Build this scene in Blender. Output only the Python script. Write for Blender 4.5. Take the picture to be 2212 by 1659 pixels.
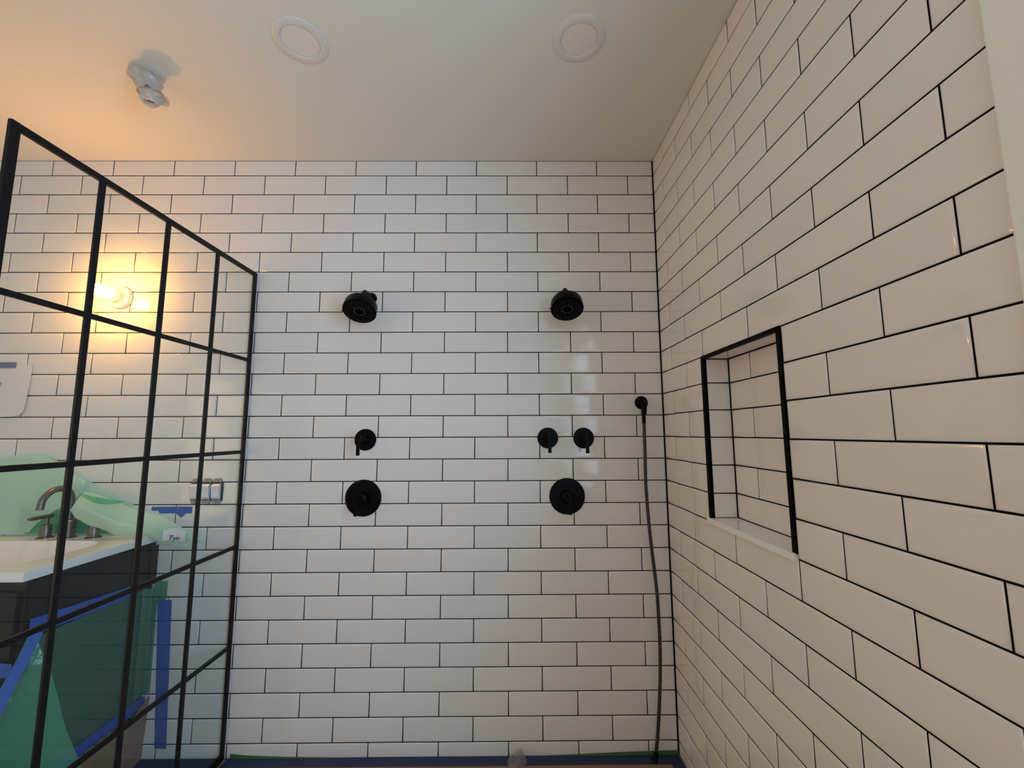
import bpy, bmesh, math, random
from mathutils import Vector, Matrix, noise
random.seed(7)
S = 0.1032            # one tile course in metres; lengths below are counted in courses
ZF = 27.60            # floor lies this many courses below the datum at the ceiling
CEIL = -0.2
scene = bpy.context.scene
for o in list(bpy.data.objects):
    bpy.data.objects.remove(o)
COL = scene.collection

def V(x, y, z):
    return Vector((x * S, y * S, (ZF + z) * S))

# ------------------------------------------------------------------ camera, world, light, exposure
cam_d = bpy.data.cameras.new('camera')
cam_d.sensor_width = 36.0
cam_d.lens = 909.066 / 2212 * 36.0
cam_d.clip_start = 0.02
cam = bpy.data.objects.new('camera', cam_d)
COL.objects.link(cam)
R = [[0.99997273, 0.00673692, 0.00302585], [-0.00634200, 0.99327546, -0.11560119], [-0.00378429, 0.11557885, 0.99329110]]
M = Matrix.Identity(4)
for i in range(3):
    M[i][0] = R[i][0]; M[i][1] = R[i][2]; M[i][2] = -R[i][1]
M.translation = V(-7.25, -19.7556, -13.814)
cam.matrix_world = M
scene.camera = cam
scene.view_settings.view_transform = 'Standard'
scene.view_settings.look = 'None'
scene.view_settings.exposure = 2.0
scene.view_settings.gamma = 1.0
scene.view_settings.use_curve_mapping = False
scene.cycles.use_denoising = True
scene.cycles.max_bounces = 12
scene.cycles.diffuse_bounces = 6
scene.cycles.transparent_max_bounces = 24
scene.cycles.sample_clamp_indirect = 6.0
scene.cycles.caustics_reflective = False
scene.cycles.caustics_refractive = False

BULB_STRENGTH = 52.0
BULB_COLOR = (1.0, 0.435, 0.06)
WINDOW_POWER = 13.2
WARM_FILL_POWER = 4.4
w = bpy.data.worlds.new('overcast_sky')
w.use_nodes = True
w.node_tree.nodes['Background'].inputs[0].default_value = (0.55, 0.68, 0.85, 1)
w.node_tree.nodes['Background'].inputs[1].default_value = 0.05
scene.world = w
# daylight entering by the window in the right wall, behind the photographer's shoulder
ld = bpy.data.lights.new('window_daylight', 'AREA')
ld.shape = 'RECTANGLE'; ld.size = 12.0 * S; ld.size_y = 13.4 * S
ld.energy = WINDOW_POWER; ld.color = (0.57, 0.75, 1.0)
lo = bpy.data.objects.new('window_daylight', ld); COL.objects.link(lo)
lo.location = V(0.9, -22.25, -11.4)
lo.rotation_euler = (math.radians(90), 0, math.radians(90))

# added warm fill for the right wall, set in an unseen made-up doorway
dd = bpy.data.lights.new('added_warm_fill', 'AREA')
dd.shape = 'RECTANGLE'; dd.size = 8.6 * S; dd.size_y = 19.0 * S
dd.energy = WARM_FILL_POWER; dd.color = (1.0, 0.67, 0.27)
do = bpy.data.objects.new('added_warm_fill', dd); COL.objects.link(do)
do.location = V(-37.4, -23.0, -17.5)
do.rotation_euler = (math.radians(90), 0, math.radians(-90))

# ------------------------------------------------------------------ materials
def mat(name, color, rough=0.5, metal=0.0, spec=0.5, bump=None, emit=None, vary=0.0, coat=0.0, noise_col=None):
    m = bpy.data.materials.new(name); m.use_nodes = True
    nt = m.node_tree; b = nt.nodes['Principled BSDF']
    b.inputs['Base Color'].default_value = (*color, 1)
    b.inputs['Roughness'].default_value = rough
    b.inputs['Metallic'].default_value = metal
    b.inputs['Specular IOR Level'].default_value = spec
    b.inputs['Coat Weight'].default_value = coat
    tc = nt.nodes.new('ShaderNodeTexCoord')
    col = None
    if vary:
        oi = nt.nodes.new('ShaderNodeObjectInfo')
        hs = nt.nodes.new('ShaderNodeHueSaturation')
        mr = nt.nodes.new('ShaderNodeMapRange')
        mr.inputs[3].default_value = 1 - vary; mr.inputs[4].default_value = 1 + vary
        nt.links.new(oi.outputs['Random'], mr.inputs[0])
        nt.links.new(mr.outputs[0], hs.inputs['Value'])
        hs.inputs['Color'].default_value = (*color, 1)
        nt.links.new(hs.outputs[0], b.inputs['Base Color'])
    if noise_col:
        sc, c2, det = noise_col
        nz = nt.nodes.new('ShaderNodeTexNoise'); nz.inputs['Scale'].default_value = sc
        nz.inputs['Detail'].default_value = det
        mx = nt.nodes.new('ShaderNodeMix'); mx.data_type = 'RGBA'
        mx.inputs[6].default_value = (*color, 1); mx.inputs[7].default_value = (*c2, 1)
        nt.links.new(tc.outputs['Object'], nz.inputs['Vector'])
        nt.links.new(nz.outputs['Fac'], mx.inputs[0])
        nt.links.new(mx.outputs[2], b.inputs['Base Color'])
    if bump:
        sc, st, dist = bump
        nz = nt.nodes.new('ShaderNodeTexNoise'); nz.inputs['Scale'].default_value = sc
        nz.inputs['Detail'].default_value = 2.0
        bp = nt.nodes.new('ShaderNodeBump'); bp.inputs['Strength'].default_value = st
        bp.inputs['Distance'].default_value = dist
        nt.links.new(tc.outputs['Object'], nz.inputs['Vector'])
        nt.links.new(nz.outputs['Fac'], bp.inputs['Height'])
        nt.links.new(bp.outputs[0], b.inputs['Normal'])
    if emit:
        b.inputs['Emission Color'].default_value = (*emit[0], 1)
        b.inputs['Emission Strength'].default_value = emit[1]
    return m

TILE = mat('white_glazed_tile', (0.785, 0.745, 0.715), 0.085, vary=0.022, bump=(9.0, 0.16, 0.004))
GROUT = mat('dark_grout', (0.006, 0.004, 0.004), 0.9, spec=0.1)
CEILP = mat('ceiling_paint', (0.76, 0.74, 0.68), 0.6, bump=(160.0, 0.04, 0.002))
PAINT = mat('wall_paint', (0.83, 0.83, 0.79), 0.5, bump=(120.0, 0.04, 0.002))
BLACK = mat('matte_black_metal', (0.0018, 0.0018, 0.0024), 0.40, spec=0.10)
BLACKF = mat('black_rubber_face', (0.001, 0.001, 0.0012), 0.5, spec=0.06)
NOZZLE = mat('grey_nozzle_rubber', (0.22, 0.22, 0.23), 0.4)
FRAME = mat('black_powder_coat', (0.006, 0.0055, 0.007), 0.42, spec=0.2)
TRIMB = mat('black_edge_profile', (0.001, 0.0008, 0.0008), 0.5, spec=0.06)
STONE = mat('white_quartz', (0.88, 0.87, 0.85), 0.22, noise_col=(9.0, (0.84, 0.83, 0.81), 3))
CERAM = mat('white_porcelain', (0.83, 0.80, 0.76), 0.15)
CABIN = mat('black_lacquer', (0.005, 0.005, 0.007), 0.35, spec=0.15, bump=(60.0, 0.03, 0.001))
BRONZE = mat('brushed_gunmetal', (0.16, 0.145, 0.13), 0.34, metal=0.85)
KRAFT = mat('kraft_paper', (0.30, 0.19, 0.12), 0.8, noise_col=(6.0, (0.24, 0.15, 0.095), 4), bump=(40.0, 0.2, 0.003))
NTAPE = mat('shaded_blue_masking_tape', (0.014, 0.028, 0.085), 0.6, bump=(180.0, 0.15, 0.001))  # blue tape again, its colour darkened for the shade at floor level
BTAPE = mat('blue_masking_tape', (0.012, 0.09, 0.42), 0.6, bump=(180.0, 0.15, 0.001))
DTAPE = mat('faded_blue_tape', (0.16, 0.18, 0.30), 0.7, bump=(180.0, 0.15, 0.001))
GTAPE = mat('green_masking_tape', (0.055, 0.12, 0.02), 0.6, bump=(180.0, 0.15, 0.001))  # green darkened to carry the shade at the foot of the walls
PAPER = mat('white_paper', (0.80, 0.765, 0.74), 0.75, noise_col=(3.0, (0.74, 0.72, 0.72), 2))
RUST = mat('brown_stain', (0.10, 0.035, 0.02), 0.8)
PLAST = mat('white_plastic', (0.80, 0.80, 0.80), 0.3)
GALV = mat('galvanised_steel', (0.30, 0.32, 0.33), 0.42, metal=0.7, noise_col=(60.0, (0.16, 0.17, 0.18), 4))
DARKBOX = mat('box_cavity_shade', (0.02, 0.02, 0.02), 0.8)  # dark colour standing for shade inside the switch box
HOSE = mat('woven_dark_hose', (0.012, 0.011, 0.011), 0.45, metal=0.1, noise_col=(170.0, (0.055, 0.05, 0.046), 2))
WOOD = mat('oak_floor_boards', (0.28, 0.19, 0.12), 0.5, noise_col=(5.0, (0.22, 0.14, 0.09), 4))
LENS = mat('frosted_lens', (0.80, 0.75, 0.70), 0.45)
RING = mat('white_light_trim', (0.72, 0.70, 0.66), 0.4)
PRINT = mat('black_print', (0.01, 0.01, 0.01), 0.7)
LABELP = mat('white_printed_patch', (0.78, 0.77, 0.76), 0.6)
BULBM = mat('glowing_bulb_glass', (1, 0.95, 0.85), 0.3, emit=(BULB_COLOR, BULB_STRENGTH))

def thin_mat(name, trans, diff, alpha, gloss_rough=0.25, gloss=0.08, bump=None):
    """thin sheet: part of the light passes straight, part is scattered to both sides"""
    m = bpy.data.materials.new(name); m.use_nodes = True
    nt = m.node_tree; nt.nodes.clear()
    N = nt.nodes.new
    out = N('ShaderNodeOutputMaterial')
    tr = N('ShaderNodeBsdfTransparent'); tr.inputs[0].default_value = (*trans, 1)
    df = N('ShaderNodeBsdfDiffuse'); df.inputs[0].default_value = (*diff, 1)
    tl = N('ShaderNodeBsdfTranslucent'); tl.inputs[0].default_value = (*diff, 1)
    m1 = N('ShaderNodeMixShader'); m1.inputs[0].default_value = 0.4
    m2 = N('ShaderNodeMixShader'); m2.inputs[0].default_value = alpha
    gl = N('ShaderNodeBsdfGlossy'); gl.inputs['Roughness'].default_value = gloss_rough
    lw = N('ShaderNodeLayerWeight'); lw.inputs[0].default_value = 0.5
    pw = N('ShaderNodeMath'); pw.operation = 'POWER'; pw.inputs[1].default_value = 5.0
    fr = N('ShaderNodeMath'); fr.operation = 'MULTIPLY_ADD'; fr.inputs[1].default_value = 1.0 - gloss; fr.inputs[2].default_value = gloss
    nt.links.new(lw.outputs['Facing'], pw.inputs[0]); nt.links.new(pw.outputs[0], fr.inputs[0])
    m3 = N('ShaderNodeMixShader')
    L = nt.links.new
    L(df.outputs[0], m1.inputs[1]); L(tl.outputs[0], m1.inputs[2])
    L(tr.outputs[0], m2.inputs[1]); L(m1.outputs[0], m2.inputs[2])
    L(fr.outputs[0], m3.inputs[0]); L(m2.outputs[0], m3.inputs[1]); L(gl.outputs[0], m3.inputs[2])
    L(m3.outputs[0], out.inputs[0])
    if bump:
        tc = N('ShaderNodeTexCoord'); nz = N('ShaderNodeTexNoise'); nz.inputs['Scale'].default_value = bump[0]
        bp = N('ShaderNodeBump'); bp.inputs['Strength'].default_value = bump[1]; bp.inputs['Distance'].default_value = bump[2]
        L(tc.outputs['Object'], nz.inputs['Vector']); L(nz.outputs['Fac'], bp.inputs['Height'])
        for n in (df, tl, gl):
            L(bp.outputs[0], n.inputs['Normal'])
        L(bp.outputs[0], lw.inputs['Normal'])
    return m

FILM = thin_mat('green_plastic_film', (0.80, 0.98, 0.90), (0.72, 0.96, 0.80), 0.80, 0.18, 0.04, (45.0, 0.25, 0.003))
FILMF = thin_mat('green_plastic_film_loose', (0.35, 0.85, 0.62), (0.13, 0.52, 0.33), 0.62, 0.15, 0.04, (30.0, 0.5, 0.006))
FILMD = thin_mat('green_plastic_film_side', (0.25, 0.80, 0.60), (0.10, 0.36, 0.27), 0.52, 0.12, 0.045, (110.0, 0.7, 0.004))
GLASS = thin_mat('clear_shower_glass', (0.945, 0.985, 0.996), (0.5, 0.55, 0.55), 0.006, 0.0, 0.02)
WRAP = thin_mat('white_plastic_wrap', (0.9, 0.9, 0.85), (0.72, 0.70, 0.66), 0.92, 0.3, 0.04)
CLEAR = thin_mat('clear_plastic_scrap', (0.85, 0.85, 0.85), (0.45, 0.42, 0.44), 0.5, 0.15, 0.04)

# ------------------------------------------------------------------ mesh helpers
def link(name, me, m, parent=None):
    o = bpy.data.objects.new(name, me)
    COL.objects.link(o)
    if m is not None and not me.materials:
        me.materials.append(m)
    if parent is not None:
        o.parent = parent
        o.matrix_parent_inverse = Matrix.Translation(-parent_world(parent)) if True else Matrix()
    return o

def parent_world(p):
    t = p.location.copy()
    while p.parent is not None:
        break
    return t if p.type == 'EMPTY' else Vector((0, 0, 0))

def fin(bm, name, m, parent=None, smooth=False, bevel=0.0, seg=2):
    bmesh.ops.recalc_face_normals(bm, faces=bm.faces)
    if bevel:
        es = [e for e in bm.edges if len(e.link_faces) == 2 and e.calc_face_angle(0) > 0.6]
        bmesh.ops.bevel(bm, geom=es, offset=bevel, segments=seg, affect='EDGES', profile=0.6, clamp_overlap=True)
    me = bpy.data.meshes.new(name)
    bm.to_mesh(me); bm.free()
    if smooth:
        for p in me.polygons: p.use_smooth = True
        try:
            me.set_sharp_from_angle(angle=math.radians(38))
        except Exception:
            pass
    return link(name, me, m, parent)

def add_box(bm, a, b, mi=0):
    x0, y0, z0 = (min(a[i], b[i]) for i in range(3)); x1, y1, z1 = (max(a[i], b[i]) for i in range(3))
    vs = [bm.verts.new(c) for c in ((x0, y0, z0), (x1, y0, z0), (x1, y1, z0), (x0, y1, z0), (x0, y0, z1), (x1, y0, z1), (x1, y1, z1), (x0, y1, z1))]
    for f in ((0, 3, 2, 1), (4, 5, 6, 7), (0, 1, 5, 4), (1, 2, 6, 5), (2, 3, 7, 6), (3, 0, 4, 7)):
        fc = bm.faces.new([vs[i] for i in f]); fc.material_index = mi

def box(name, a, b, m, parent=None, bevel=0.0):
    """box between two points given in courses"""
    bm = bmesh.new(); add_box(bm, V(*a), V(*b))
    return fin(bm, name, m, parent, bevel=bevel)

def basis(d):
    d = d.normalized()
    u = d.orthogonal().normalized()
    return u, d.cross(u)

def add_lathe(bm, o, d, prof, n=32, cap0=True, cap1=True):
    """prof: list of (radius, distance along d) in metres, from point o"""
    d = Vector(d).normalized(); u, v = basis(d)
    rings = []
    for r, t in prof:
        rings.append([bm.verts.new(o + d * t + (u * math.cos(2 * math.pi * i / n) + v * math.sin(2 * math.pi * i / n)) * r) for i in range(n)])
    for a, b in zip(rings, rings[1:]):
        for i in range(n):
            bm.faces.new((a[i], a[(i + 1) % n], b[(i + 1) % n], b[i]))
    if cap0: bm.faces.new(rings[0][::-1])
    if cap1: bm.faces.new(rings[-1])

def lathe(name, o, d, prof, m, parent=None, n=32, cap0=True, cap1=True):
    bm = bmesh.new(); add_lathe(bm, Vector(o), d, prof, n, cap0, cap1)
    return fin(bm, name, m, parent, smooth=True)

def spline(pts, n):
    """Catmull-Rom through points"""
    P = [Vector(p) for p in pts]; P = [2 * P[0] - P[1]] + P + [2 * P[-1] - P[-2]]
    out = []
    for i in range(1, len(P) - 2):
        for k in range(n):
            t = k / n
            a, b, c, d = P[i - 1], P[i], P[i + 1], P[i + 2]
            out.append(0.5 * ((2 * b) + (c - a) * t + (2 * a - 5 * b + 4 * c - d) * t * t + (3 * b - a - 3 * c + d) * t ** 3))
    out.append(P[-2].copy())
    return out

def tube(name, pts, rad, m, parent=None, n=16):
    bm = bmesh.new()
    rings = []; u = None
    for i, p in enumerate(pts):
        t = (pts[min(i + 1, len(pts) - 1)] - pts[max(i - 1, 0)]).normalized()
        u = t.orthogonal().normalized() if u is None else (u - t * u.dot(t)).normalized()
        v = t.cross(u)
        r = rad(i / (len(pts) - 1)) if callable(rad) else rad
        rings.append([bm.verts.new(p + (u * math.cos(2 * math.pi * k / n) + v * math.sin(2 * math.pi * k / n)) * r) for k in range(n)])
    for a, b in zip(rings, rings[1:]):
        for k in range(n):
            bm.faces.new((a[k], a[(k + 1) % n], b[(k + 1) % n], b[k]))
    bm.faces.new(rings[0][::-1]); bm.faces.new(rings[-1])
    return fin(bm, name, m, parent, smooth=True)

def sheet(name, fn, nu, nv, m, parent=None, smooth=True):
    """grid surface fn(u,v) -> point in courses"""
    bm = bmesh.new()
    g = [[bm.verts.new(V(*fn(i / nu, j / nv))) for j in range(nv + 1)] for i in range(nu + 1)]
    for i in range(nu):
        for j in range(nv):
            bm.faces.new((g[i][j], g[i + 1][j], g[i + 1][j + 1], g[i][j + 1]))
    return fin(bm, name, m, parent, smooth=smooth)

def thing(name, label, cat, loc, group=None):
    o = bpy.data.objects.new(name, None); COL.objects.link(o)
    o.empty_display_size = 0.05
    o.location = V(*loc)
    o['label'] = label; o['category'] = cat
    if group: o['group'] = group
    return o

def tag(o, label, cat, group=None):
    o['label'] = label; o['category'] = cat
    if group: o['group'] = group
    return o

def struct(o):
    o['kind'] = 'structure'; return o

def lerp(tab, x):
    if x <= tab[0][0]: return tab[0][1]
    for (a, b), (c, d) in zip(tab, tab[1:]):
        if x <= c: return b + (d - b) * (x - a) / (c - a)
    return tab[-1][1]

def nz(x, y, z=0.0):
    return noise.noise(Vector((x, y, z)))

# ------------------------------------------------------------------ room shell
XL, YF = -36.0, -33.0                    # left wall and the wall behind the camera
NV0, NV1, NZ0, NZ1 = 4.13, 8.78, -10.98, -17.05       # niche cut-out in the right wall
WV0, WV1, WZ0, WZ1 = 15.7, 28.8, -4.2, -18.6           # window opening in the right wall
TEND = 14.16                              # where the tiling on the right wall ends
GB = 0.0022                               # recess of the grout below the tile face (m)

bm = bmesh.new()
add_box(bm, Vector((XL * S, GB, 0)), Vector((0.16, 0.16, (ZF + CEIL) * S)))
wall_back = struct(fin(bm, 'wall_back', GROUT))

def rbox(bm, v0, v1, z0, z1, x0=GB, x1=0.16, mi=0):
    add_box(bm, Vector((x0, -v0 * S, (ZF + z0) * S)), Vector((x1, -v1 * S, (ZF + z1) * S)), mi)
bm = bmesh.new()
rbox(bm, 0, NV0, CEIL, -ZF); rbox(bm, NV1, TEND, CEIL, -ZF)
rbox(bm, NV0, NV1, CEIL, NZ0); rbox(bm, NV0, NV1, NZ1, -ZF)
ND = 0.92 * S                             # depth of the niche
rbox(bm, NV0, NV1, NZ0, NZ1, ND + GB, 0.16)
rbox(bm, TEND, WV0, CEIL, -ZF, 0.0, 0.16, 1); rbox(bm, WV1, -YF, CEIL, -ZF, 0.0, 0.16, 1)
rbox(bm, WV0, WV1, CEIL, WZ0, 0.0, 0.16, 1); rbox(bm, WV0, WV1, WZ1, -ZF, 0.0, 0.16, 1)
wall_right = struct(fin(bm, 'wall_right', GROUT))
wall_right.data.materials.append(PAINT)

bm = bmesh.new()
for y0_, y1_, z0_, z1_ in ((1.5, -18.5, CEIL, -ZF), (-27.5, YF, CEIL, -ZF), (-18.5, -27.5, CEIL, -7.8)):
    add_box(bm, V(XL - 1.5, y0_, z0_), V(XL, y1_, z1_))
struct(fin(bm, 'wall_left', PAINT))
bm = bmesh.new()
for a, b in (((XL + 0.12, -17.7, -7.0), (XL, -18.5, -ZF)), ((XL + 0.12, -27.5, -7.0), (XL, -28.3, -ZF)), ((XL + 0.12, -18.5, -7.0), (XL, -27.5, -7.8))):
    add_box(bm, V(*a), V(*b))
struct(fin(bm, 'added_door_1', PAINT))  # casing of the made-up doorway, unseen, around the added warm fill
struct(box('wall_front', (XL - 1.5, YF - 1.5, CEIL), (1.55, YF, -ZF), PAINT))
struct(box('ceiling', (XL - 1.5, 1.55, CEIL + 1.5), (1.55, YF - 1.5, CEIL), CEILP))
struct(box('floor', (XL - 1.5, 1.55, -ZF - 1.5), (1.55, YF - 1.5, -ZF), WOOD))
struct(box('trim_1', (-0.16, -TEND, CEIL), (0, -WV0, -ZF), PAINT, bevel=0.003))
struct(box('trim_2', (-0.16, -WV1, CEIL), (0, -WV1 - 1.4, -ZF), PAINT, bevel=0.003))

# window in the right wall (beside the photographer, seen only in reflections)
bm = bmesh.new()
for a, b in (((0.3, -WV0, WZ0), (1.0, -WV0 - 0.5, WZ1)), ((0.3, -WV1 + 0.5, WZ0), (1.0, -WV1, WZ1)),
             ((0.3, -WV0 - 0.5, WZ0), (1.0, -WV1 + 0.5, WZ0 - 0.5)), ((0.3, -WV0 - 0.5, WZ1 + 0.5), (1.0, -WV1 + 0.5, WZ1))):
    add_box(bm, V(*a), V(*b))
win = struct(fin(bm, 'window_1', PAINT, bevel=0.002))
box('sash_bar', (0.45, -WV0 - 0.5, -11.2), (0.85, -WV1 + 0.5, -11.6), PAINT, win)
box('pane', (0.62, -WV0 - 0.5, WZ0 - 0.5), (0.66, -WV1 + 0.5, -11.2), GLASS, win)
box('pane', (0.62, -WV0 - 0.5, -11.6), (0.66, -WV1 + 0.5, WZ1 + 0.5), GLASS, win)

# ------------------------------------------------------------------ tiles
TILE_CACHE = {}
GJ = 0.0040                               # joint width (m)
def tile_geo(bm, w, h, off=Vector((0, 0, 0)), rot=Matrix()):
    """pillowed tile, face towards -y at y = 0"""
    rings = []
    for ins, y in ((0.0, GB), (0.0004, 0.0012), (0.0022, 0.0004), (0.009, 0.0)):
        ins = min(ins, 0.3 * min(w, h))
        a, c = w / 2 - ins, h / 2 - ins
        rings.append([bm.verts.new(off + (rot @ Vector(p))) for p in ((-a, y, -c), (a, y, -c), (a, y, c), (-a, y, c))])
    for r, q in zip(rings, rings[1:]):
        for i in range(4):
            bm.faces.new((r[i], r[(i + 1) % 4], q[(i + 1) % 4], q[i]))
    bm.faces.new(rings[-1])

def tile_mesh(w, h):
    k = (round(w, 3), round(h, 3))
    if k not in TILE_CACHE:
        bm = bmesh.new(); tile_geo(bm, w, h)
        me = bpy.data.meshes.new('tile')
        bm.to_mesh(me); bm.free()
        for p in me.polygons: p.use_smooth = True
        me.materials.append(TILE)
        TILE_CACHE[k] = me
    return TILE_CACHE[k]

def put_tile(parent, c, w, h, rotz=0.0, extra=None):
    o = bpy.data.objects.new('tile', tile_mesh(w, h))
    COL.objects.link(o)
    o.parent = parent
    o.location = c
    o.rotation_euler = (random.gauss(0, 0.0012), 0, rotz + random.gauss(0, 0.0008))
    if extra: o.rotation_euler = extra
    return o

PW = 3.0208
def segments(j0, lo, hi, cuts=()):
    js = [lo]
    k = math.floor((lo - j0) / PW)
    while j0 + k * PW < hi:
        x = j0 + k * PW
        if x > lo + 0.06: js.append(x)
        k += 1
    if hi - js[-1] < 0.06: js[-1] = hi
    else: js.append(hi)
    segs = list(zip(js, js[1:]))
    for c0, c1 in cuts:
        ns = []
        for a, b in segs:
            if b <= c0 or a >= c1: ns.append((a, b)); continue
            if a < c0 - 0.05: ns.append((a, c0))
            if b > c1 + 0.05: ns.append((c1, b))
        segs = ns
    return segs

rest = bmesh.new()
nb = 0
for r in range(28):
    zt = max(-r, -40); zt = CEIL if r == 0 else -r
    zb = -ZF if r == 27 else -(r + 1)
    for a, b in segments(2.816 if r % 2 == 0 else 1.278, 0.02, -XL - 0.02):
        cx = -(a + b) / 2
        wd, ht = (b - a) * S - GJ, (zt - zb) * S - GJ
        p = Vector((cx * S, 0, (ZF + (zt + zb) / 2) * S))
        hidden = (cx < -24.5 and r >= 19) or -b < -33.2 and -a < -31.8
        if hidden or nb >= 298:
            tile_geo(rest, wd, ht, p)
        else:
            put_tile(wall_back, p, wd, ht); nb += 1
ro = fin(rest, 'tile_remainder', TILE, wall_back, smooth=True); ro['kind'] = 'stuff'
for r in range(28):
    zt = CEIL if r == 0 else -r
    zb = -ZF if r == 27 else -(r + 1)
    cuts = ((NV0, NV1),) if 11 <= r <= 16 else ()
    for a, b in segments(1.243 if r % 2 == 0 else 2.754, 0.02, TEND - 0.02, cuts):
        put_tile(wall_right, Vector((0, -(a + b) / 2 * S, (ZF + (zt + zb) / 2) * S)), (b - a) * S - GJ, (zt - zb) * S - GJ, -math.pi / 2)

# niche lining: its own tiles, black edge profiles and white sill
lines = [-11.1, -12, -13, -14, -15, -16, -16.86]
for i in range(6):
    zt, zb = lines[i], lines[i + 1]; zc = (ZF + (zt + zb) / 2) * S; h = (zt - zb) * S - GJ
    spans = ((4.32, 5.68), (5.68, 8.63)) if i % 2 == 0 else ((4.32, 8.63),)
    for a, b in spans:
        put_tile(wall_right, Vector((ND, -(a + b) / 2 * S, zc)), (b - a) * S - GJ, h, -math.pi / 2)
    put_tile(wall_right, Vector((ND / 2 + 0.004, -4.32 * S, zc)), ND - 0.012, h, 0.0)
    put_tile(wall_right, Vector((ND / 2 + 0.004, -8.63 * S, zc)), ND - 0.012, h, math.pi)
for a, b in ((4.32, 6.3), (6.3, 8.63)):
    put_tile(wall_right, Vector((ND / 2 + 0.004, -(a + b) / 2 * S, (ZF - 11.1) * S)), (b - a) * S - GJ, ND - 0.012, 0,
             extra=(math.pi / 2, 0, math.pi / 2))
# lining bed behind the side tiles
bm = bmesh.new()
rbox(bm, NV0, 4.32 - GB / S, -11.1, -16.9, 0.008, ND + GB); rbox(bm, 8.63 + GB / S, NV1, -11.1, -16.9, 0.008, ND + GB)
rbox(bm, NV0, NV1, NZ0, -11.1 + GB / S, 0.008, ND + GB)
fin(bm, 'niche_lining', GROUT, wall_right)
for a, b in (((-0.035, -NV0, -10.98), (0.1, -4.32, -16.88)), ((-0.035, -8.63, -10.98), (0.1, -NV1, -16.88)), ((-0.035, -4.32, -10.98), (0.1, -8.63, -11.11))):
    o = box('edge_profile', a, b, TRIMB, wall_right, bevel=0.0008); o['label'] = 'black metal edge profile of the niche'
o = box('niche_sill', (-0.13, -4.13, -16.86), (0.93, -8.76, -17.05), STONE, wall_right, bevel=0.0025)
o['label'] = 'white stone sill slab of the niche'

# ------------------------------------------------------------------ recessed ceiling lights
def recessed(x, y, label):
    t = thing('recessed_light', label, 'ceiling light', (x, y, CEIL), 'recessed lights in the ceiling')
    o = V(x, y, CEIL)
    lathe('trim_ring', o + Vector((0, 0, 0.0)), (0, 0, -1), [(0.093, 0.0), (0.093, 0.002), (0.090, 0.004), (0.074, 0.0055), (0.067, 0.005), (0.0655, 0.001), (0.0655, 0.0)], RING, t, 64, False, False)
    lathe('lens', o, (0, 0, -1), [(0.065, 0.0), (0.065, 0.0016), (0.055, 0.0026), (0.03, 0.003), (0.002, 0.0032)], LENS, t, 48, False, True)
recessed(-14.5, -6.5, 'unlit round recessed ceiling light nearer the glass screen, left of the pair')
recessed(-4.78, -6.6, 'unlit round recessed ceiling light nearer the niche wall, right of the pair')

# ------------------------------------------------------------------ wrapped sprinkler on the ceiling
t = thing('wrapped_sprinkler', 'ceiling sprinkler bagged in white plastic wrap, above the glass screen', 'sprinkler', (-20.95, -5.05, CEIL))
def wrap_fn(prof, seed, amp, cx, cy, sq):
    def f(u, v):
        a = 2 * math.pi * u
        k = v * (len(prof) - 1); i = min(int(k), len(prof) - 2); q = k - i
        r = prof[i][0] * (1 - q) + prof[i + 1][0] * q; z = prof[i][1] * (1 - q) + prof[i + 1][1] * q
        ca, sa = math.cos(a + 0.5), math.sin(a + 0.5)
        r *= (1 + sq * (abs(ca) ** 3 + abs(sa) ** 3 - 0.8))
        r *= 1 + amp * nz(2.3 * math.cos(a) + seed, 2.3 * math.sin(a), v * 4)
        dx = (prof[i][2] * (1 - q) + prof[i + 1][2] * q)
        return (cx + dx + r * math.cos(a), cy + r * math.sin(a), z + 0.10 * amp * 3 * nz(math.cos(a) * 2, math.sin(a) * 2 + seed, 3))
    return f
sheet('plastic_bag', wrap_fn([(0.30, -0.19, -0.05), (0.50, -0.30, -0.16), (0.44, -0.5, -0.08), (0.34, -0.72, 0.0), (0.36, -0.9, 0.1), (0.50, -1.05, 0.22)], 1.0, 0.3, -20.95, -5.05, 0.25), 36, 14, WRAP, t, False)
sheet('bag_skirt', wrap_fn([(0.33, -0.88, 0.1), (0.38, -1.0, 0.12), (0.31, -1.18, 0.14), (0.24, -1.36, 0.1)], 5.0, 0.25, -20.95, -5.05, 0.2), 30, 8, WRAP, t, False)
lathe('sprinkler_head', V(-20.9, -5.05, CEIL), (0, 0, -1), [(0.016, 0.0), (0.016, 0.07), (0.012, 0.072), (0.012, 0.095), (0.02, 0.096), (0.02, 0.099), (0.004, 0.1)], GALV, t, 16)

# ------------------------------------------------------------------ framed glass screen
XP = -19.5
t = thing('glass_shower_screen', 'black framed grid glass shower screen standing out from the tiled wall', 'shower screen', (XP, -5, -27.5))
HD = 0.052                                 # half depth of the bars
ZB = [-6.17, -10.37, -14.63, -18.82, -23.05, -27.38]
YB = [-0.10, -2.70, -5.28, -7.76, -10.04]
hw = 0.078
zt, zb = ZB[0] + 0.09, -27.58
box('frame_stile', (XP - HD, -0.004, zt), (XP + HD, -0.20, zb), FRAME, t, 0.0012)
box('frame_stile', (XP - HD, -9.94, zt), (XP + HD, -10.16, zb), FRAME, t, 0.0012)
box('frame_rail', (XP - HD, -0.21, zt), (XP + HD, -9.93, ZB[0] - 0.1), FRAME, t, 0.0012)
box('frame_rail', (XP - HD, -0.21, ZB[-1] + 0.1), (XP + HD, -9.93, zb), FRAME, t, 0.0012)
for y in YB[1:4]:
    box('glazing_bar', (XP - HD * 0.9, y + hw, ZB[0] - 0.1), (XP + HD * 0.9, y - hw, ZB[-1] + 0.1), FRAME, t, 0.001)
ys = [-0.21] + [v for y in YB[1:4] for v in (y + hw, y - hw)] + [-9.93]
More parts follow.
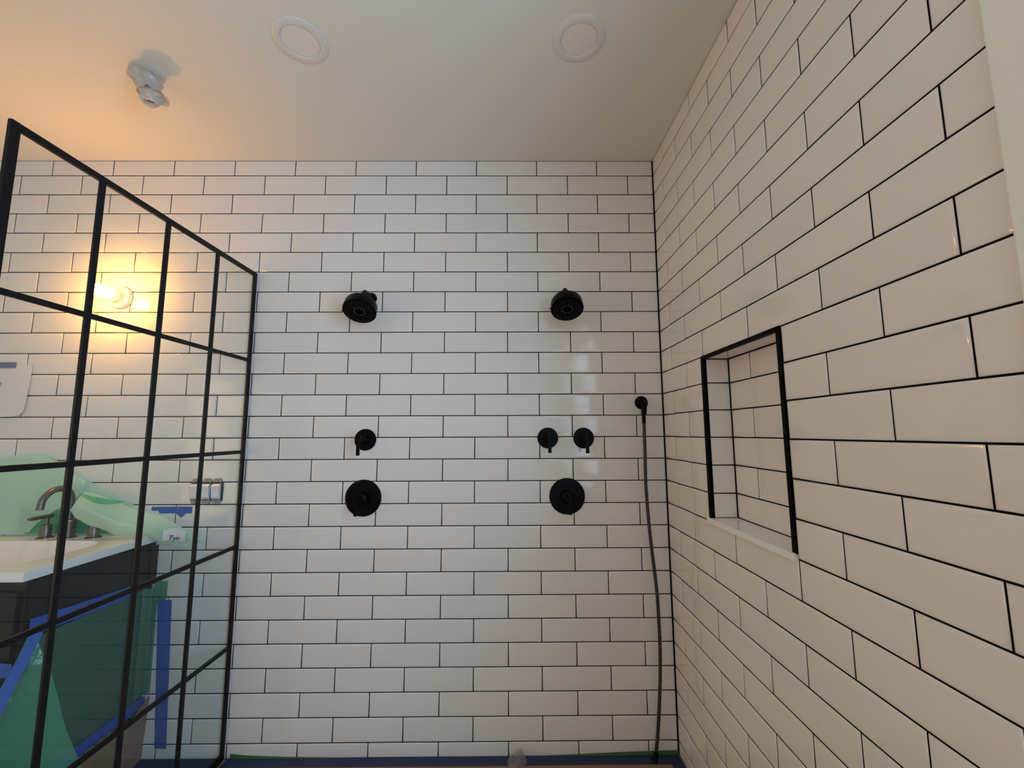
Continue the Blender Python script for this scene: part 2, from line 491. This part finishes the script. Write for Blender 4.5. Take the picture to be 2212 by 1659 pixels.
for z in ZB[1:5]:
    for k in range(4):
        box('glazing_bar', (XP - HD * 0.9, ys[2 * k], z + 0.078), (XP + HD * 0.9, ys[2 * k + 1], z - 0.078), FRAME, t, 0.001)
zs = [ZB[0] - 0.1] + [v for z in ZB[1:5] for v in (z + 0.078, z - 0.078)] + [ZB[-1] + 0.1]
for i in range(5):
    for k in range(4):
        box('pane', (XP - 0.025, ys[2 * k], zs[2 * i]), (XP + 0.025, ys[2 * k + 1], zs[2 * i + 1]), GLASS, t)

# ------------------------------------------------------------------ lampholder with bare bulb
def lampholder(bx, bz, label):
    t = thing('bare_bulb_lampholder', label, 'wall lamp', (bx, 0, bz))
    o = V(bx, 0, bz)
    lathe('base', o, (0, -1, 0), [(0.057, -0.0005), (0.057, 0.010), (0.053, 0.017), (0.040, 0.021), (0.034, 0.024), (0.031, 0.045), (0.0, 0.045)], CERAM, t, 48)
    lathe('socket', o, (0, -1, 0), [(0.0235, 0.0452), (0.0235, 0.058), (0.021, 0.060), (0.0, 0.060)], CERAM, t, 32)
    lathe('bulb', o, (0, -1, 0), [(0.0135, 0.0605), (0.0150, 0.066), (0.022, 0.080), (0.0285, 0.097), (0.030, 0.110), (0.0285, 0.123), (0.022, 0.135), (0.012, 0.1415), (0.001, 0.143)], BULBM, t, 32)
    for dx in (0.043, -0.043):
        lathe('screw', o + Vector((dx, -0.019, 0)), (0, -1, 0), [(0.0045, 0.0), (0.0045, 0.003), (0.001, 0.004)], GALV, t, 12)
lampholder(-25.9, -7.28, 'glowing bare bulb in a round white lampholder on the tiled wall beyond the glass screen')

# ------------------------------------------------------------------ shower heads
def shower_head(x, z, label):
    t = thing('wall_shower', label, 'shower head', (x, 0, z), 'wall shower heads')
    o = V(x, 0, z)
    lathe('flange', o, (0, -1, 0), [(0.029, -0.0003), (0.029, 0.004), (0.025, 0.011), (0.014, 0.013), (0.0, 0.013)], BLACK, t)
    arm = spline([o + Vector((0, -0.008, 0)), o + Vector((0, -0.05, 0.004)), o + Vector((0, -0.092, 0.0)), o + Vector((0, -0.118, -0.022)), o + Vector((0, -0.132, -0.045))], 8)
    tube('arm', arm, 0.0115, BLACK, t)
    nrm = Vector((0, -0.5, -0.866)).normalized()
    hc = o + Vector((0, -0.155, -0.112))            # centre of the spray face
    back = hc - nrm * 0.072
    lathe('ball_joint', back, nrm, [(0.004, -0.012), (0.015, -0.008), (0.019, 0.002), (0.019, 0.014), (0.016, 0.02), (0.016, 0.026), (0.0, 0.026)], BLACK, t, 24)
    lathe('body', hc, nrm, [(0.012, -0.056), (0.030, -0.053), (0.062, -0.050), (0.0705, -0.047), (0.0732, -0.041), (0.0755, -0.004), (0.0755, -0.001), (0.073, 0.0005), (0.070, -0.001), (0.0, -0.001)], BLACK, t, 56)
    lathe('spray_face', hc, nrm, [(0.0695, -0.0008), (0.0695, 0.0004), (0.060, 0.0010), (0.020, 0.0010), (0.016, -0.0005), (0.001, -0.0005)], BLACKF, t, 48)
    bm = bmesh.new(); u, v = basis(nrm)
    for rr, n in ((0.0235, 14), (0.033, 14), (0.043, 20), (0.053, 26), (0.062, 30)):
        for k in range(n):
            a = 2 * math.pi * k / n + rr * 40
            p = hc + nrm * 0.001 + (u * math.cos(a) + v * math.sin(a)) * rr
            rad = 0.0021 if rr < 0.03 else 0.0011
            add_lathe(bm, p, nrm, [(rad, -0.0002), (rad * 0.9, 0.0012), (rad * 0.4, 0.0015)], 6)
    oo = fin(bm, 'nozzles', NOZZLE, t, smooth=True); oo['label'] = 'grey rubber spray nozzles'
    side = Vector((-1, 0, 0)); 
    p = hc + (side - nrm * side.dot(nrm)).normalized() * 0.076 - nrm * 0.006
    bm = bmesh.new(); add_box(bm, p - Vector((0.004, 0.006, 0.004)), p + Vector((0.004, 0.006, 0.004)))
    fin(bm, 'spray_tab', BLACK, t, bevel=0.0015)
shower_head(-13.9, -7.34, 'round black wall shower head nearer the glass screen, left of the two')
shower_head(-4.65, -7.25, 'round black wall shower head nearer the niche wall, right of the two')

# ------------------------------------------------------------------ valves
def valve(name, x, z, r, label, zl0, zl1, group):
    t = thing(name, label, 'shower valve', (x, 0, z), group)
    o = V(x, 0, z)
    if r > 0.07:
        lathe('plate', o, (0, -1, 0), [(r, -0.0003), (r, 0.004), (r - 0.004, 0.008), (r * 0.6, 0.0095), (0.0, 0.010)], BLACK, t, 64)
        lathe('hub', o, (0, -1, 0), [(0.030, 0.009), (0.029, 0.045), (0.022, 0.050), (0.016, 0.052), (0.016, 0.094), (0.0, 0.094)], BLACK, t, 32)
    else:
        lathe('plate', o, (0, -1, 0), [(r, -0.0003), (r, 0.004), (r - 0.004, 0.009), (r * 0.5, 0.011), (0.0, 0.011)], BLACK, t, 48)
        lathe('hub', o, (0, -1, 0), [(0.021, 0.010), (0.020, 0.036), (0.014, 0.041), (0.0105, 0.043), (0.0105, 0.094), (0.0, 0.094)], BLACK, t, 28)
    bm = bmesh.new()
    add_box(bm, V(x - 0.075, 0, zl0) + Vector((0, -0.094, 0)), V(x + 0.075, 0, zl1) + Vector((0, -0.102, 0)))
    fin(bm, 'lever', BLACK, t, bevel=0.0012)
valve('diverter_valve', -13.93, -14.1, 0.0515, 'small round black lever valve under the left shower head', -13.8, -14.78, 'small round lever valves')
valve('diverter_valve', -5.46, -14.05, 0.0495, 'small round black lever valve, left of the two set side by side', -13.8, -14.7, 'small round lever valves')
valve('diverter_valve', -3.79, -14.06, 0.0495, 'small round black lever valve nearer the hose, right of the two side by side', -13.8, -14.72, 'small round lever valves')
valve('thermostat_valve', -13.93, -16.74, 0.085, 'large round black valve plate with lever, lower left near the glass screen', -16.42, -17.38, 'large round valve plates')
valve('thermostat_valve', -4.61, -16.7, 0.084, 'large round black valve plate with lever, lower right near the hose', -16.42, -17.36, 'large round valve plates')

# ------------------------------------------------------------------ wall elbow and hose
t = thing('hose_wall_outlet', 'round black wall outlet elbow at the top of the hose', 'outlet', (-1.035, 0, -12.42))
o = V(-1.035, 0, -12.42)
lathe('flange', o, (0, -1, 0), [(0.032, -0.0003), (0.032, 0.004), (0.028, 0.010), (0.0, 0.011)], BLACK, t, 40)
tube('elbow', spline([o + Vector((0, -0.006, 0)), o + Vector((0, -0.03, -0.003)), V(-1.05, -0.45, -12.62), V(-1.07, -0.46, -12.85), V(-1.075, -0.46, -13.02)], 7), lambda q: 0.014 - 0.002 * q, BLACK, t, 20)
t = thing('shower_hose', 'long dark woven shower hose hanging from the wall outlet to the floor', 'hose', (-1.1, -0.46, -27.5))
hp = [(-1.075, -.46, -13.02), (-1.085, -.45, -13.35), (-1.09, -.45, -14.7), (-1.11, -.45, -16.1), (-1.06, -.45, -17.5), (-.975, -.45, -18.82), (-.86, -.45, -20.1), (-.80, -.45, -21.0), (-.775, -.44, -22.1), (-.77, -.43, -23.05), (-.80, -.42, -24.0), (-.86, -.42, -24.9), (-.94, -.42, -25.8), (-1.03, -.42, -26.6), (-1.13, -.43, -27.25)]
pts = spline([V(*p) for p in hp], 14)
n = len(pts) - 1
tube('hose', pts, lambda q: 0.0076 + 0.0005 * math.sin(q * n * 1.9), HOSE, t, 14)
tube('ferrule', [V(-1.075, -.46, -12.96), V(-1.083, -.455, -13.2), V(-1.085, -.45, -13.4)], 0.0088, BLACK, t, 18)
tube('end_fitting', spline([V(-1.11, -.43, -27.15), V(-1.15, -.44, -27.33), V(-1.22, -.47, -27.5)], 5), lambda q: 0.0095 + 0.004 * q, BLACK, t, 18)

# ------------------------------------------------------------------ floor protection in the shower
def floor_sheet(name, x0, x1, y0, y1, m, label, cat, h=0.012, nu=24, nv=6, wav=0.01):
    o = sheet(name, lambda u, v: (x0 + (x1 - x0) * u, y0 + (y1 - y0) * v, -ZF + h + wav * nz(u * 7, v * 3, x0)), nu, nv, m)
    return tag(o, label, cat)
floor_sheet('floor_paper', -19.2, -0.15, -0.15, -20.0, KRAFT, 'brown kraft paper covering the shower floor', 'paper', 0.02)
floor_sheet('floor_paper', -23.0, -19.8, -0.15, -20.0, KRAFT, 'brown kraft paper on the floor between the screen and the vanity', 'paper', 0.02)
floor_sheet('floor_tape', -19.3, -0.02, -0.02, -0.52, NTAPE, 'shade-darkened blue masking tape on the shower floor along the back wall', 'tape', 0.05)
floor_sheet('floor_tape', -0.52, -0.02, -0.52, -14.0, NTAPE, 'shade-darkened blue masking tape on the shower floor along the niche wall', 'tape', 0.05)
floor_sheet('floor_tape', -19.3, -18.9, -0.52, -10.2, NTAPE, 'shade-darkened blue masking tape on the shower floor beside the glass screen', 'tape', 0.05)
floor_sheet('floor_tape', -22.95, -19.7, -0.02, -0.6, NTAPE, 'shade-darkened blue masking tape on the floor between vanity and screen, along the wall', 'tape', 0.05)
floor_sheet('floor_tape', -22.95, -22.5, -0.6, -6.0, NTAPE, 'shade-darkened blue masking tape on the floor along the foot of the vanity', 'tape', 0.05)
gt = [(-19.2, -27.38), (-18.5, -27.44), (-17, -27.5), (-14, -27.57), (-10, -27.6), (-6.5, -27.58), (-4.5, -27.5), (-2, -27.42), (-0.03, -27.38)]
tag(sheet('wall_tape', lambda u, v: (-19.2 + 19.17 * u, -0.012 - 0.03 * v, lerp(gt, -19.2 + 19.17 * u) * (1 - v) - 27.56 * v), 60, 2, GTAPE), 'green masking tape along the foot of the tiled back wall', 'tape')
tag(sheet('wall_tape', lambda u, v: (-0.012 - 0.03 * v, -0.03 - 14 * u, -27.52 * (1 - v) - 27.56 * v + 0.03 * nz(u * 9, 1)), 40, 2, GTAPE), 'green masking tape along the foot of the niche wall', 'tape')
tag(sheet('plastic_scrap', lambda u, v: (-7.35 + 0.85 * u + 0.1 * nz(u * 5, v * 4, 2) - 0.1 * v, -0.25 - 0.75 * v, -27.57 + (0.56 * math.sin(math.pi * min(1, u * 1.05)) ** 0.8 * (1 - 0.55 * v) + 0.10 * nz(u * 6, v * 5, 7)) * (0.75 + 0.25 * math.cos(u * 9))), 18, 12, CLEAR, None, False), 'crumpled scrap of clear plastic on the shower floor tape', 'plastic scrap')

# ------------------------------------------------------------------ vanity
VX, VF, CZ = -23.15, -5.25, -18.30        # right side, front edge, counter top
VL = -33.0
t = thing('vanity_cabinet', 'black vanity cabinet with a white sink top beyond the glass screen', 'vanity', (-28, -2.6, -ZF))
bm = bmesh.new()
for a, b in (((VL, -0.004, -18.63), (VL + 0.18, VF + 0.14, -25.6)), ((VX - 0.2, -0.004, -18.63), (VX - 0.02, VF + 0.14, -25.6)),
             ((VL + 0.18, -0.004, -18.63), (VX - 0.2, -0.1, -25.6)), ((VL + 0.18, VF + 0.32, -18.63), (VX - 0.2, VF + 0.14, -25.6)),
             ((VL + 0.18, -0.1, -25.42), (VX - 0.2, VF + 0.32, -25.6))):
    add_box(bm, V(*a), V(*b))
fin(bm, 'body', CABIN, t)
box('side_rail', (VX - 0.02, -0.35, -18.66), (VX + 0.015, VF + 0.14, -20.6), CABIN, t, 0.001)
box('filler_strip', (VX - 0.02, -0.004, -18.74), (VX + 0.13, -0.34, -20.4), CABIN, t, 0.001)
for a, b in ((VL + 0.1, -28.1), (-28.0, VX - 0.15)):
    d = box('drawer_front', (a, VF + 0.13, -18.95), (b, VF + 0.01, -21.6), CABIN, t, 0.002)
    bm = bmesh.new(); add_lathe(bm, V((a + b) / 2, VF + 0.01, -20.2), (0, -1, 0), [(0.006, 0.0), (0.006, 0.014), (0.014, 0.018), (0.015, 0.026), (0.011, 0.030), (0.001, 0.031)], 20)
    fin(bm, 'knob', BRONZE, d, smooth=True)
    box('door_front', (a, VF + 0.13, -21.7), (b, VF + 0.01, -25.5), CABIN, t, 0.002)
for px in (VL + 0.3, VX - 0.5):
    for py in (-0.4, VF + 0.55):
        box('leg', (px - 0.2, py + 0.2, -25.6), (px + 0.2, py - 0.2, -ZF), CABIN, t, 0.002)

# sink top with a rounded basin
def basin_pt(a, sx, sy, cx, cy):
    c, s = math.cos(a), math.sin(a)
    k = (abs(c) ** 5 + abs(s) ** 5) ** (-1 / 5)
    return cx + sx * c * k, cy + sy * s * k
t = thing('sink_top', 'white sink top with rectangular basin on the black vanity', 'sink', (-27.6, -2.6, CZ))
bm = bmesh.new()
n = 64; cx, cy, sx, sy = -27.0, -2.72, 2.75, 1.62
x0, x1, y0, y1 = VL, VX, VF, -0.004
outer, inner = [], []
for i in range(n):
    a = 2 * math.pi * (i + 0.5) / n
    c, s = math.cos(a), math.sin(a)
    # point on the outer rectangle along the same direction
    tt = min(((x1 - cx) if c > 0 else (x0 - cx)) / c if abs(c) > 1e-6 else 1e9, ((y1 - cy) if s > 0 else (y0 - cy)) / s if abs(s) > 1e-6 else 1e9)
    outer.append((cx + c * tt, cy + s * tt)); inner.append(basin_pt(a, sx, sy, cx, cy))
for cxr, cyr in ((x0, y0), (x1, y0), (x1, y1), (x0, y1)):   # snap nearest outer points onto the corners
    k = min(range(n), key=lambda i: (outer[i][0] - cxr) ** 2 + (outer[i][1] - cyr) ** 2); outer[k] = (cxr, cyr)
rings = []
rings.append([bm.verts.new(V(x, y, CZ - 0.30)) for x, y in outer])
rings.append([bm.verts.new(V(x, y, CZ - 0.02)) for x, y in outer])
rings.append([bm.verts.new(V(cx + (x - cx) * 0.996, cy + (y - cy) * 0.996, CZ)) for x, y in outer])
rings.append([bm.verts.new(V(cx + (x - cx) * 1.02, cy + (y - cy) * 1.02, CZ)) for x, y in inner])
rings.append([bm.verts.new(V(x, y, CZ - 0.05)) for x, y in inner])
rings.append([bm.verts.new(V(cx + (x - cx) * 0.95, cy + (y - cy) * 0.93, CZ - 0.8)) for x, y in inner])
rings.append([bm.verts.new(V(cx + (x - cx) * 0.85, cy + (y - cy) * 0.8, CZ - 1.05)) for x, y in inner])
rings.append([bm.verts.new(V(cx + (x - cx) * 0.1, cy + (y - cy) * 0.1, CZ - 1.15)) for x, y in inner])
for r, q in zip(rings, rings[1:]):
    for i in range(n):
        bm.faces.new((r[i], r[(i + 1) % n], q[(i + 1) % n], q[i]))
bm.faces.new(rings[-1]); 
fin(bm, 'top_slab', CERAM, t, smooth=True)
lathe('drain', V(cx, cy, CZ - 1.15), (0, 0, 1), [(0.022, 0.0), (0.022, 0.003), (0.016, 0.004), (0.001, 0.004)], BRONZE, t, 24)

# faucet: one spout and two lever handles
t = thing('basin_faucet', 'gunmetal gooseneck basin faucet on the white sink top', 'faucet', (-26.67, -0.55, CZ), 'basin faucet set')
fx, fy = -26.66, -0.52
o = V(fx, fy, CZ)
lathe('base_flange', o, (0, 0, 1), [(0.033, 0.0), (0.033, 0.003), (0.030, 0.005), (0.0, 0.005)], BRONZE, t, 32)
lathe('body', o, (0, 0, 1), [(0.0255, 0.004), (0.0255, 0.075), (0.022, 0.079), (0.0128, 0.081), (0.0128, 0.09), (0.0, 0.09)], BRONZE, t, 32)
sp = [(fx, fy, CZ + 0.85), (fx, fy, CZ + 1.65), (fx, fy - 0.12, CZ + 1.98), (fx, fy - 0.38, CZ + 2.15), (fx, fy - 0.72, CZ + 2.15), (fx, fy - 1.0, CZ + 2.0), (fx, fy - 1.18, CZ + 1.76), (fx, fy - 1.24, CZ + 1.42)]
tube('spout', spline([V(*p) for p in sp], 6), 0.0128, BRONZE, t, 20)
lathe('aerator', V(fx, fy - 1.24, CZ + 1.43), (0, -0.12, -1), [(0.0132, -0.004), (0.0132, 0.004), (0.009, 0.0045), (0.0, 0.003)], BRONZE, t, 20)
def handle(x, label, back, front):
    t = thing('faucet_handle', label, 'faucet handle', (x, fy, CZ), 'basin faucet set')
    o = V(x, fy, CZ)
    lathe('base_flange', o, (0, 0, 1), [(0.030, 0.0), (0.030, 0.003), (0.027, 0.005), (0.0, 0.005)], BRONZE, t, 32)
    lathe('body', o, (0, 0, 1), [(0.0195, 0.004), (0.0195, 0.056), (0.018, 0.058), (0.0, 0.058)], BRONZE, t, 28)
    lathe('stem', o, (0, 0, 1), [(0.0085, 0.057), (0.0085, 0.088), (0.0, 0.088)], BRONZE, t, 20)
    tube('lever', [o + Vector((0, back, 0.094)), o + Vector((0, back - 0.005, 0.094)), o + Vector((0, 0.007 - front, 0.095)), o + Vector((0, -front, 0.095))], lambda q: 0.0085 if 0.1 < q < 0.9 else 0.005, BRONZE, t, 16)
handle(-27.62, 'gunmetal lever handle with T bar left of the gooseneck spout', 0.027, 0.078)
handle(-25.52, 'gunmetal lever handle right of the spout, its top under the green film', 0.020, 0.020)

# ------------------------------------------------------------------ green film over the sink, wall and cabinet
topz = [(-33, -14.95), (-30.7, -14.82), (-29.2, -14.74), (-28.5, -14.70), (-28.0, -14.98), (-27, -15.58), (-26, -16.15), (-24.1, -17.09), (-22.5, -17.92), (-21.7, -18.30), (-21.05, -18.55)]
botz = [(-33, CZ + 0.04), (-22.96, CZ + 0.06), (-22.86, -18.55), (-22.3, -18.72), (-21.7, -18.72), (-21.05, -18.60)]
t = thing('film_drape', 'pale green plastic film hung over the wall and sink behind the faucet', 'plastic film', (-27, -0.2, CZ))
def f_wall(u, v):
    x = -33 + 11.95 * u
    zt, zb = lerp(topz, x), lerp(botz, x)
    zt += 0.05 * nz(x * 1.1, 4)
    d = 0.07 + 0.10 * math.sin(math.pi * v) * (0.6 + nz(x * 0.55 + v, v * 1.2)) + 0.05 * nz(x * 1.6 + 3 * v, v * 2.5, 2) + 0.06 * v
    return (x, -max(0.03, min(0.17, d * 0.7)), zt + (zb - zt) * v)
sheet('wall_sheet', f_wall, 110, 22, FILM, t)
ft = [(-26.10, -16.95), (-25.97, -16.32), (-25.43, -16.42), (-24.46, -16.83), (-23.48, -17.18), (-22.5, -17.49), (-21.83, -17.80), (-21.31, -18.12), (-20.95, -18.43)]
fb = [(-26.14, -17.10), (-25.95, -17.37), (-25.50, -17.66), (-24.94, -17.93), (-24.38, -18.16), (-23.02, -18.22), (-22.47, -18.56), (-21.6, -18.72), (-21.17, -18.57)]
def f_fold(u, v):
    k = u * 8; i = min(int(k), 7); q = k - i
    xt = ft[i][0] + (ft[i + 1][0] - ft[i][0]) * q; zt = ft[i][1] + (ft[i + 1][1] - ft[i][1]) * q
    xb = fb[i][0] + (fb[i + 1][0] - fb[i][0]) * q; zb = fb[i][1] + (fb[i + 1][1] - fb[i][1]) * q
    y = -(0.98 - 0.52 * u) - 0.30 * math.sin(math.pi * v) * math.sin(math.pi * min(1, 0.1 + u)) - 0.10 * nz(u * 4, v * 2.5, 5) + 0.35 * (1 - v) ** 3 * (1 - u)
    return (xt + (xb - xt) * v, y, zt + (zb - zt) * v + 0.04 * nz(u * 6, v * 3))
sheet('film_fold', f_fold, 48, 16, FILM, t)
low = [(-33, -18.2), (-30.2, -18.2), (-28.95, -18.2), (-28.66, -18.12), (-28.4, -17.78), (-28.03, -17.49), (-27.65, -17.2), (-27.27, -16.97), (-26.9, -16.7), (-26.4, -16.42)]
def f_over(u, v):
    x = -33 + 6.6 * u
    zt, zb = lerp(topz, x) + 0.02, lerp(low, x)
    return (x, -0.235 - 0.05 * math.sin(math.pi * v) * (0.5 + nz(x * 0.8, v * 2, 8)), zt + (zb - zt) * v)
sheet('film_overlay', f_over, 70, 18, FILM, t)
sheet('film_arch_shade', lambda u, v: (-29.2 + 4.1 * u, -0.19 - 0.012 * nz(u * 6, v * 4), -17.05 - 1.16 * v - 0.12 * math.sin(u * 3.1)* (1 - v)), 30, 8, FILMF, t)  # added darker sheet standing for the shade under the arched film
sheet('crease', lambda u, v: (-25.9 + 2.0 * u, -0.9 - 0.1 * math.sin(math.pi * u) - 0.05 * v, -16.36 - 0.36 * u - (0.02 + 0.22 * math.sin(math.pi * u)) * v), 20, 4, FILMF, t)
lab = sheet('printed_patch', lambda u, v: (-22.24 + 0.86 * u, -0.82 + 0.14 * u - 0.03 * math.sin(math.pi * v), -17.98 - 0.08 * u - 0.40 * v + 0.14 * math.sin(math.pi * u) * (1 - v)), 10, 6, LABELP, t)
lab['label'] = 'white printed patch on the film'
cu = bpy.data.curves.new('lettering', 'FONT'); cu.body = 'Tyv'; cu.size = 0.032; cu.extrude = 0.0002; cu.shear = 0.2
co = bpy.data.objects.new('lettering', cu); COL.objects.link(co)
dg = bpy.context.evaluated_depsgraph_get()
me = bpy.data.meshes.new_from_object(co.evaluated_get(dg))
bpy.data.objects.remove(co)
me.transform(Matrix.Translation(V(-22.02, -0.845, -18.36)) @ Matrix.Rotation(math.radians(7), 4, 'Z') @ Matrix.Rotation(math.radians(90), 4, 'X') @ Matrix.Rotation(math.radians(-3), 4, 'Z'))
me.materials.clear(); me.materials.append(PRINT)
lt = bpy.data.objects.new('lettering', me); COL.objects.link(lt)
lt.parent = lab

tag(sheet('wall_tape', lambda u, v: (-23.5 + 1.83 * u + (0.03 * nz(v * 8, 1) if u in (0, 1) else 0), -0.02 - 0.006 * nz(u * 5, v), -17.08 - (0.30 + 0.20 * max(0, 1 - abs(u - 0.74) / 0.12) - 0.12 * (1 if u < 0.18 else 0)) * v - 0.0 * u), 34, 4, BTAPE), 'dark blue masking tape on the tiles under the switch box', 'tape')

# film on the cabinet side, taped along its top
t = thing('side_film', 'dark green plastic film taped over the side of the black vanity', 'plastic film', (VX, -2.6, -ZF))
sheet('film', lambda u, v: (VX + 0.035 + 0.05 * abs(nz(u * 5, v * 3, 3)) * math.sin(math.pi * v) + 0.02, -0.36 - 4.5 * u, -20.46 - 0.08 * u - (4.95) * v), 36, 24, FILMD, t)
sheet('top_tape', lambda u, v: (VX + 0.115, -1.05 - 3.95 * u, -20.12 + 0.27 * u - (0.42 + 0.14 * u) * v + 0.02 * nz(u * 7, v)), 30, 3, BTAPE, t)
sheet('bottom_tape', lambda u, v: (VX + 0.115, -0.02 - 4.4 * u, -25.02 - 0.10 * u - 0.45 * v + 0.03 * nz(u * 9, v)), 30, 3, BTAPE, t)
sheet('wall_flap', lambda u, v: (-22.95 + (0.50 if v < 0.17 else 0.12) * u, -0.03 - 0.16 * (1 - u) * abs(math.sin(v * 5 + u * 7)) - 0.02, -20.28 - 4.6 * v), 10, 24, FILMD, t)
sheet('fold', lambda u, v: (VX + 0.16 + 0.22 * math.sin(math.pi * u) * (0.5 + 0.5 * math.cos(v * 1.5)), -0.15 - 0.55 * u, -20.45 - 4.4 * v), 10, 16, FILMD, t)
tag(sheet('wall_tape', lambda u, v: (-22.86 + 0.42 * v + (0.62 - 0.12 * v) * u, -0.02 - 0.004 * nz(u * 4, v * 9), -21.10 - 6.05 * v + 0.02 * nz(u * 6, v * 20)), 4, 40, BTAPE), 'long upright strip of blue masking tape on the tiles beside the vanity', 'tape')
# kraft sheet standing against the vanity's foot
tag(sheet('kraft_sheet', lambda u, v: (VX + 0.2 + 0.12 * (1 - v) + 0.04 * nz(u * 3, v), -0.03 - 4.0 * u, (-25.0 - 0.42 * min(1, u * 5)) * (1 - v) - (ZF - 0.03) * v), 30, 8, KRAFT), 'brown kraft paper standing against the foot of the vanity', 'paper')

# film hanging off the front corner of the vanity
t = thing('front_film', 'bright green plastic film hanging loose off the front corner of the vanity', 'plastic film', (-23, -5.4, -ZF))
er = [(-20.25, -22.86, -5.02), (-21.24, -22.43, -4.85), (-22.32, -22.11, -4.70), (-23.4, -21.88, -4.55), (-24.55, -21.52, -4.40), (-26.0, -21.15, -4.3), (-27.6, -20.95, -4.25)]
el = [(-20.30, -22.92, -5.10), (-21.0, -22.98, -5.33), (-21.66, -23.06, -5.6), (-22.6, -23.12, -5.95), (-23.9, -23.2, -6.2), (-25.6, -23.25, -6.35), (-27.5, -23.3, -6.4)]
def l3(tab, q):
    k = q * (len(tab) - 1); i = min(int(k), len(tab) - 2); f = k - i
    return [tab[i][j] * (1 - f) + tab[i + 1][j] * f for j in range(3)]
def f_front(u, v):
    a, b = l3(el, v), l3(er, v)
    x = a[1] + (b[1] - a[1]) * u; y = a[2] + (b[2] - a[2]) * u; z = a[0] + (b[0] - a[0]) * u
    w_ = math.sin(u * 8 + v * 1.5) * 0.12 * v + 0.10 * nz(u * 3, v * 2, 9)
    return (x - w_ * 0.35, y - w_, z)
sheet('film', f_front, 40, 30, FILMF, t)
def f_ftape(u, v):
    z, x, y = l3(el, 0.62 * u)
    return (x + 0.03 + 0.30 * v, y + 0.02 + 0.10 * v, z + 0.10 - 0.06 * v)
sheet('top_tape', f_ftape, 24, 3, BTAPE, t)
sheet('corner_tape', lambda u, v: (-24.6 + 1.5 * u, -5.32, -20.95 - 0.42 * v - 0.12 * u), 6, 2, BTAPE, t)

# ------------------------------------------------------------------ switch box without its cover
t = thing('switch_box', 'uncovered three gang switch box with white rockers, behind the glass screen', 'light switch', (-21.05, 0, -16.4))
x0 = -21.78
bm = bmesh.new()
add_box(bm, V(x0 - 0.02, -0.012, -15.98), V(-20.33, 0.0, -16.84))
fin(bm, 'cavity_shade_plate', DARKBOX, t)  # thin dark slab on the tiles, painted as the box's shaded inside
for k in range(3):
    a = x0 + 0.03 + k * 0.475; b = a + 0.40
    sw = box('switch', (a + 0.01, -0.06, -16.06), (b - 0.01, -0.012, -16.76), GALV, t, 0.001)
    bm = bmesh.new()
    rows = [(-16.07, -0.12), (-16.16, -0.21), (-16.45, -0.17), (-16.66, -0.16), (-16.75, -0.10)]
    g = []
    for z, y in rows:
        g.append([bm.verts.new(V(x, yy, z)) for x, yy in ((a + 0.015, -0.05), (a + 0.02, y), (b - 0.02, y), (b - 0.015, -0.05))])
    for r, q in zip(g, g[1:]):
        for i in range(3): bm.faces.new((r[i], r[i + 1], q[i + 1], q[i]))
        bm.faces.new((r[3], r[0], q[0], q[3]))
    bm.faces.new(g[0][::-1]); bm.faces.new(g[-1])
    fin(bm, 'rocker', PLAST, sw, bevel=0.0012)
    for zc, sg in ((-15.93, 1), (-16.86, -1)):
        bm = bmesh.new()
        pr = [(-0.19, 0.09), (-0.19, -0.05), (-0.12, -0.1), (0.12, -0.1), (0.19, -0.05), (0.19, 0.09), (0.07, 0.06), (-0.07, 0.06)]
        cxm = (a + b) / 2
        f0 = [bm.verts.new(V(cxm + px, -0.05, zc - sg * pz)) for px, pz in pr]
        f1 = [bm.verts.new(V(cxm + px, -0.01, zc - sg * pz)) for px, pz in pr]
        bm.faces.new(f0); bm.faces.new(f1[::-1])
        for i in range(8): bm.faces.new((f0[i], f0[(i + 1) % 8], f1[(i + 1) % 8], f1[i]))
        fin(bm, 'mounting_ear', GALV, sw)
        lathe('screw', V(cxm, -0.05, zc), (0, -1, 0), [(0.004, 0.0), (0.004, 0.0015), (0.001, 0.002)], GALV, sw, 10)

# ------------------------------------------------------------------ sheet of paper taped on the wall
t = thing('paper_note', 'blank white sheet of paper taped to the tiles left of the bulb', 'paper', (-31, 0, -12))
def f_paper(u, v):
    xr = lerp([(0, -29.66), (0.6, -29.72), (0.9, -29.78), (1, -29.90)], v)
    x = -32.6 + (xr + 32.6) * u
    z = -10.52 - 2.45 * v + 0.08 * max(0, (u - 0.85) / 0.15) * max(0, (v - 0.8) / 0.2) - 0.06 * (1 - u)
    return (x, -0.03 - 0.05 * v * (0.5 + 0.5 * nz(u * 2, v * 2)) - 0.04 * max(0, u - 0.8) * 5 * v * v, z)
sheet('sheet', f_paper, 24, 20, PAPER, t)
sheet('tape_strip', lambda u, v: (-32.2 + 1.76 * u, -0.055, -10.42 - 0.27 * v), 10, 2, DTAPE, t)
st = sheet('brown_stain', lambda u, v: (-31.4 + 0.42 * u * (1 - 0.4 * v), -0.095, -11.38 - 0.28 * v), 4, 4, RUST, t)
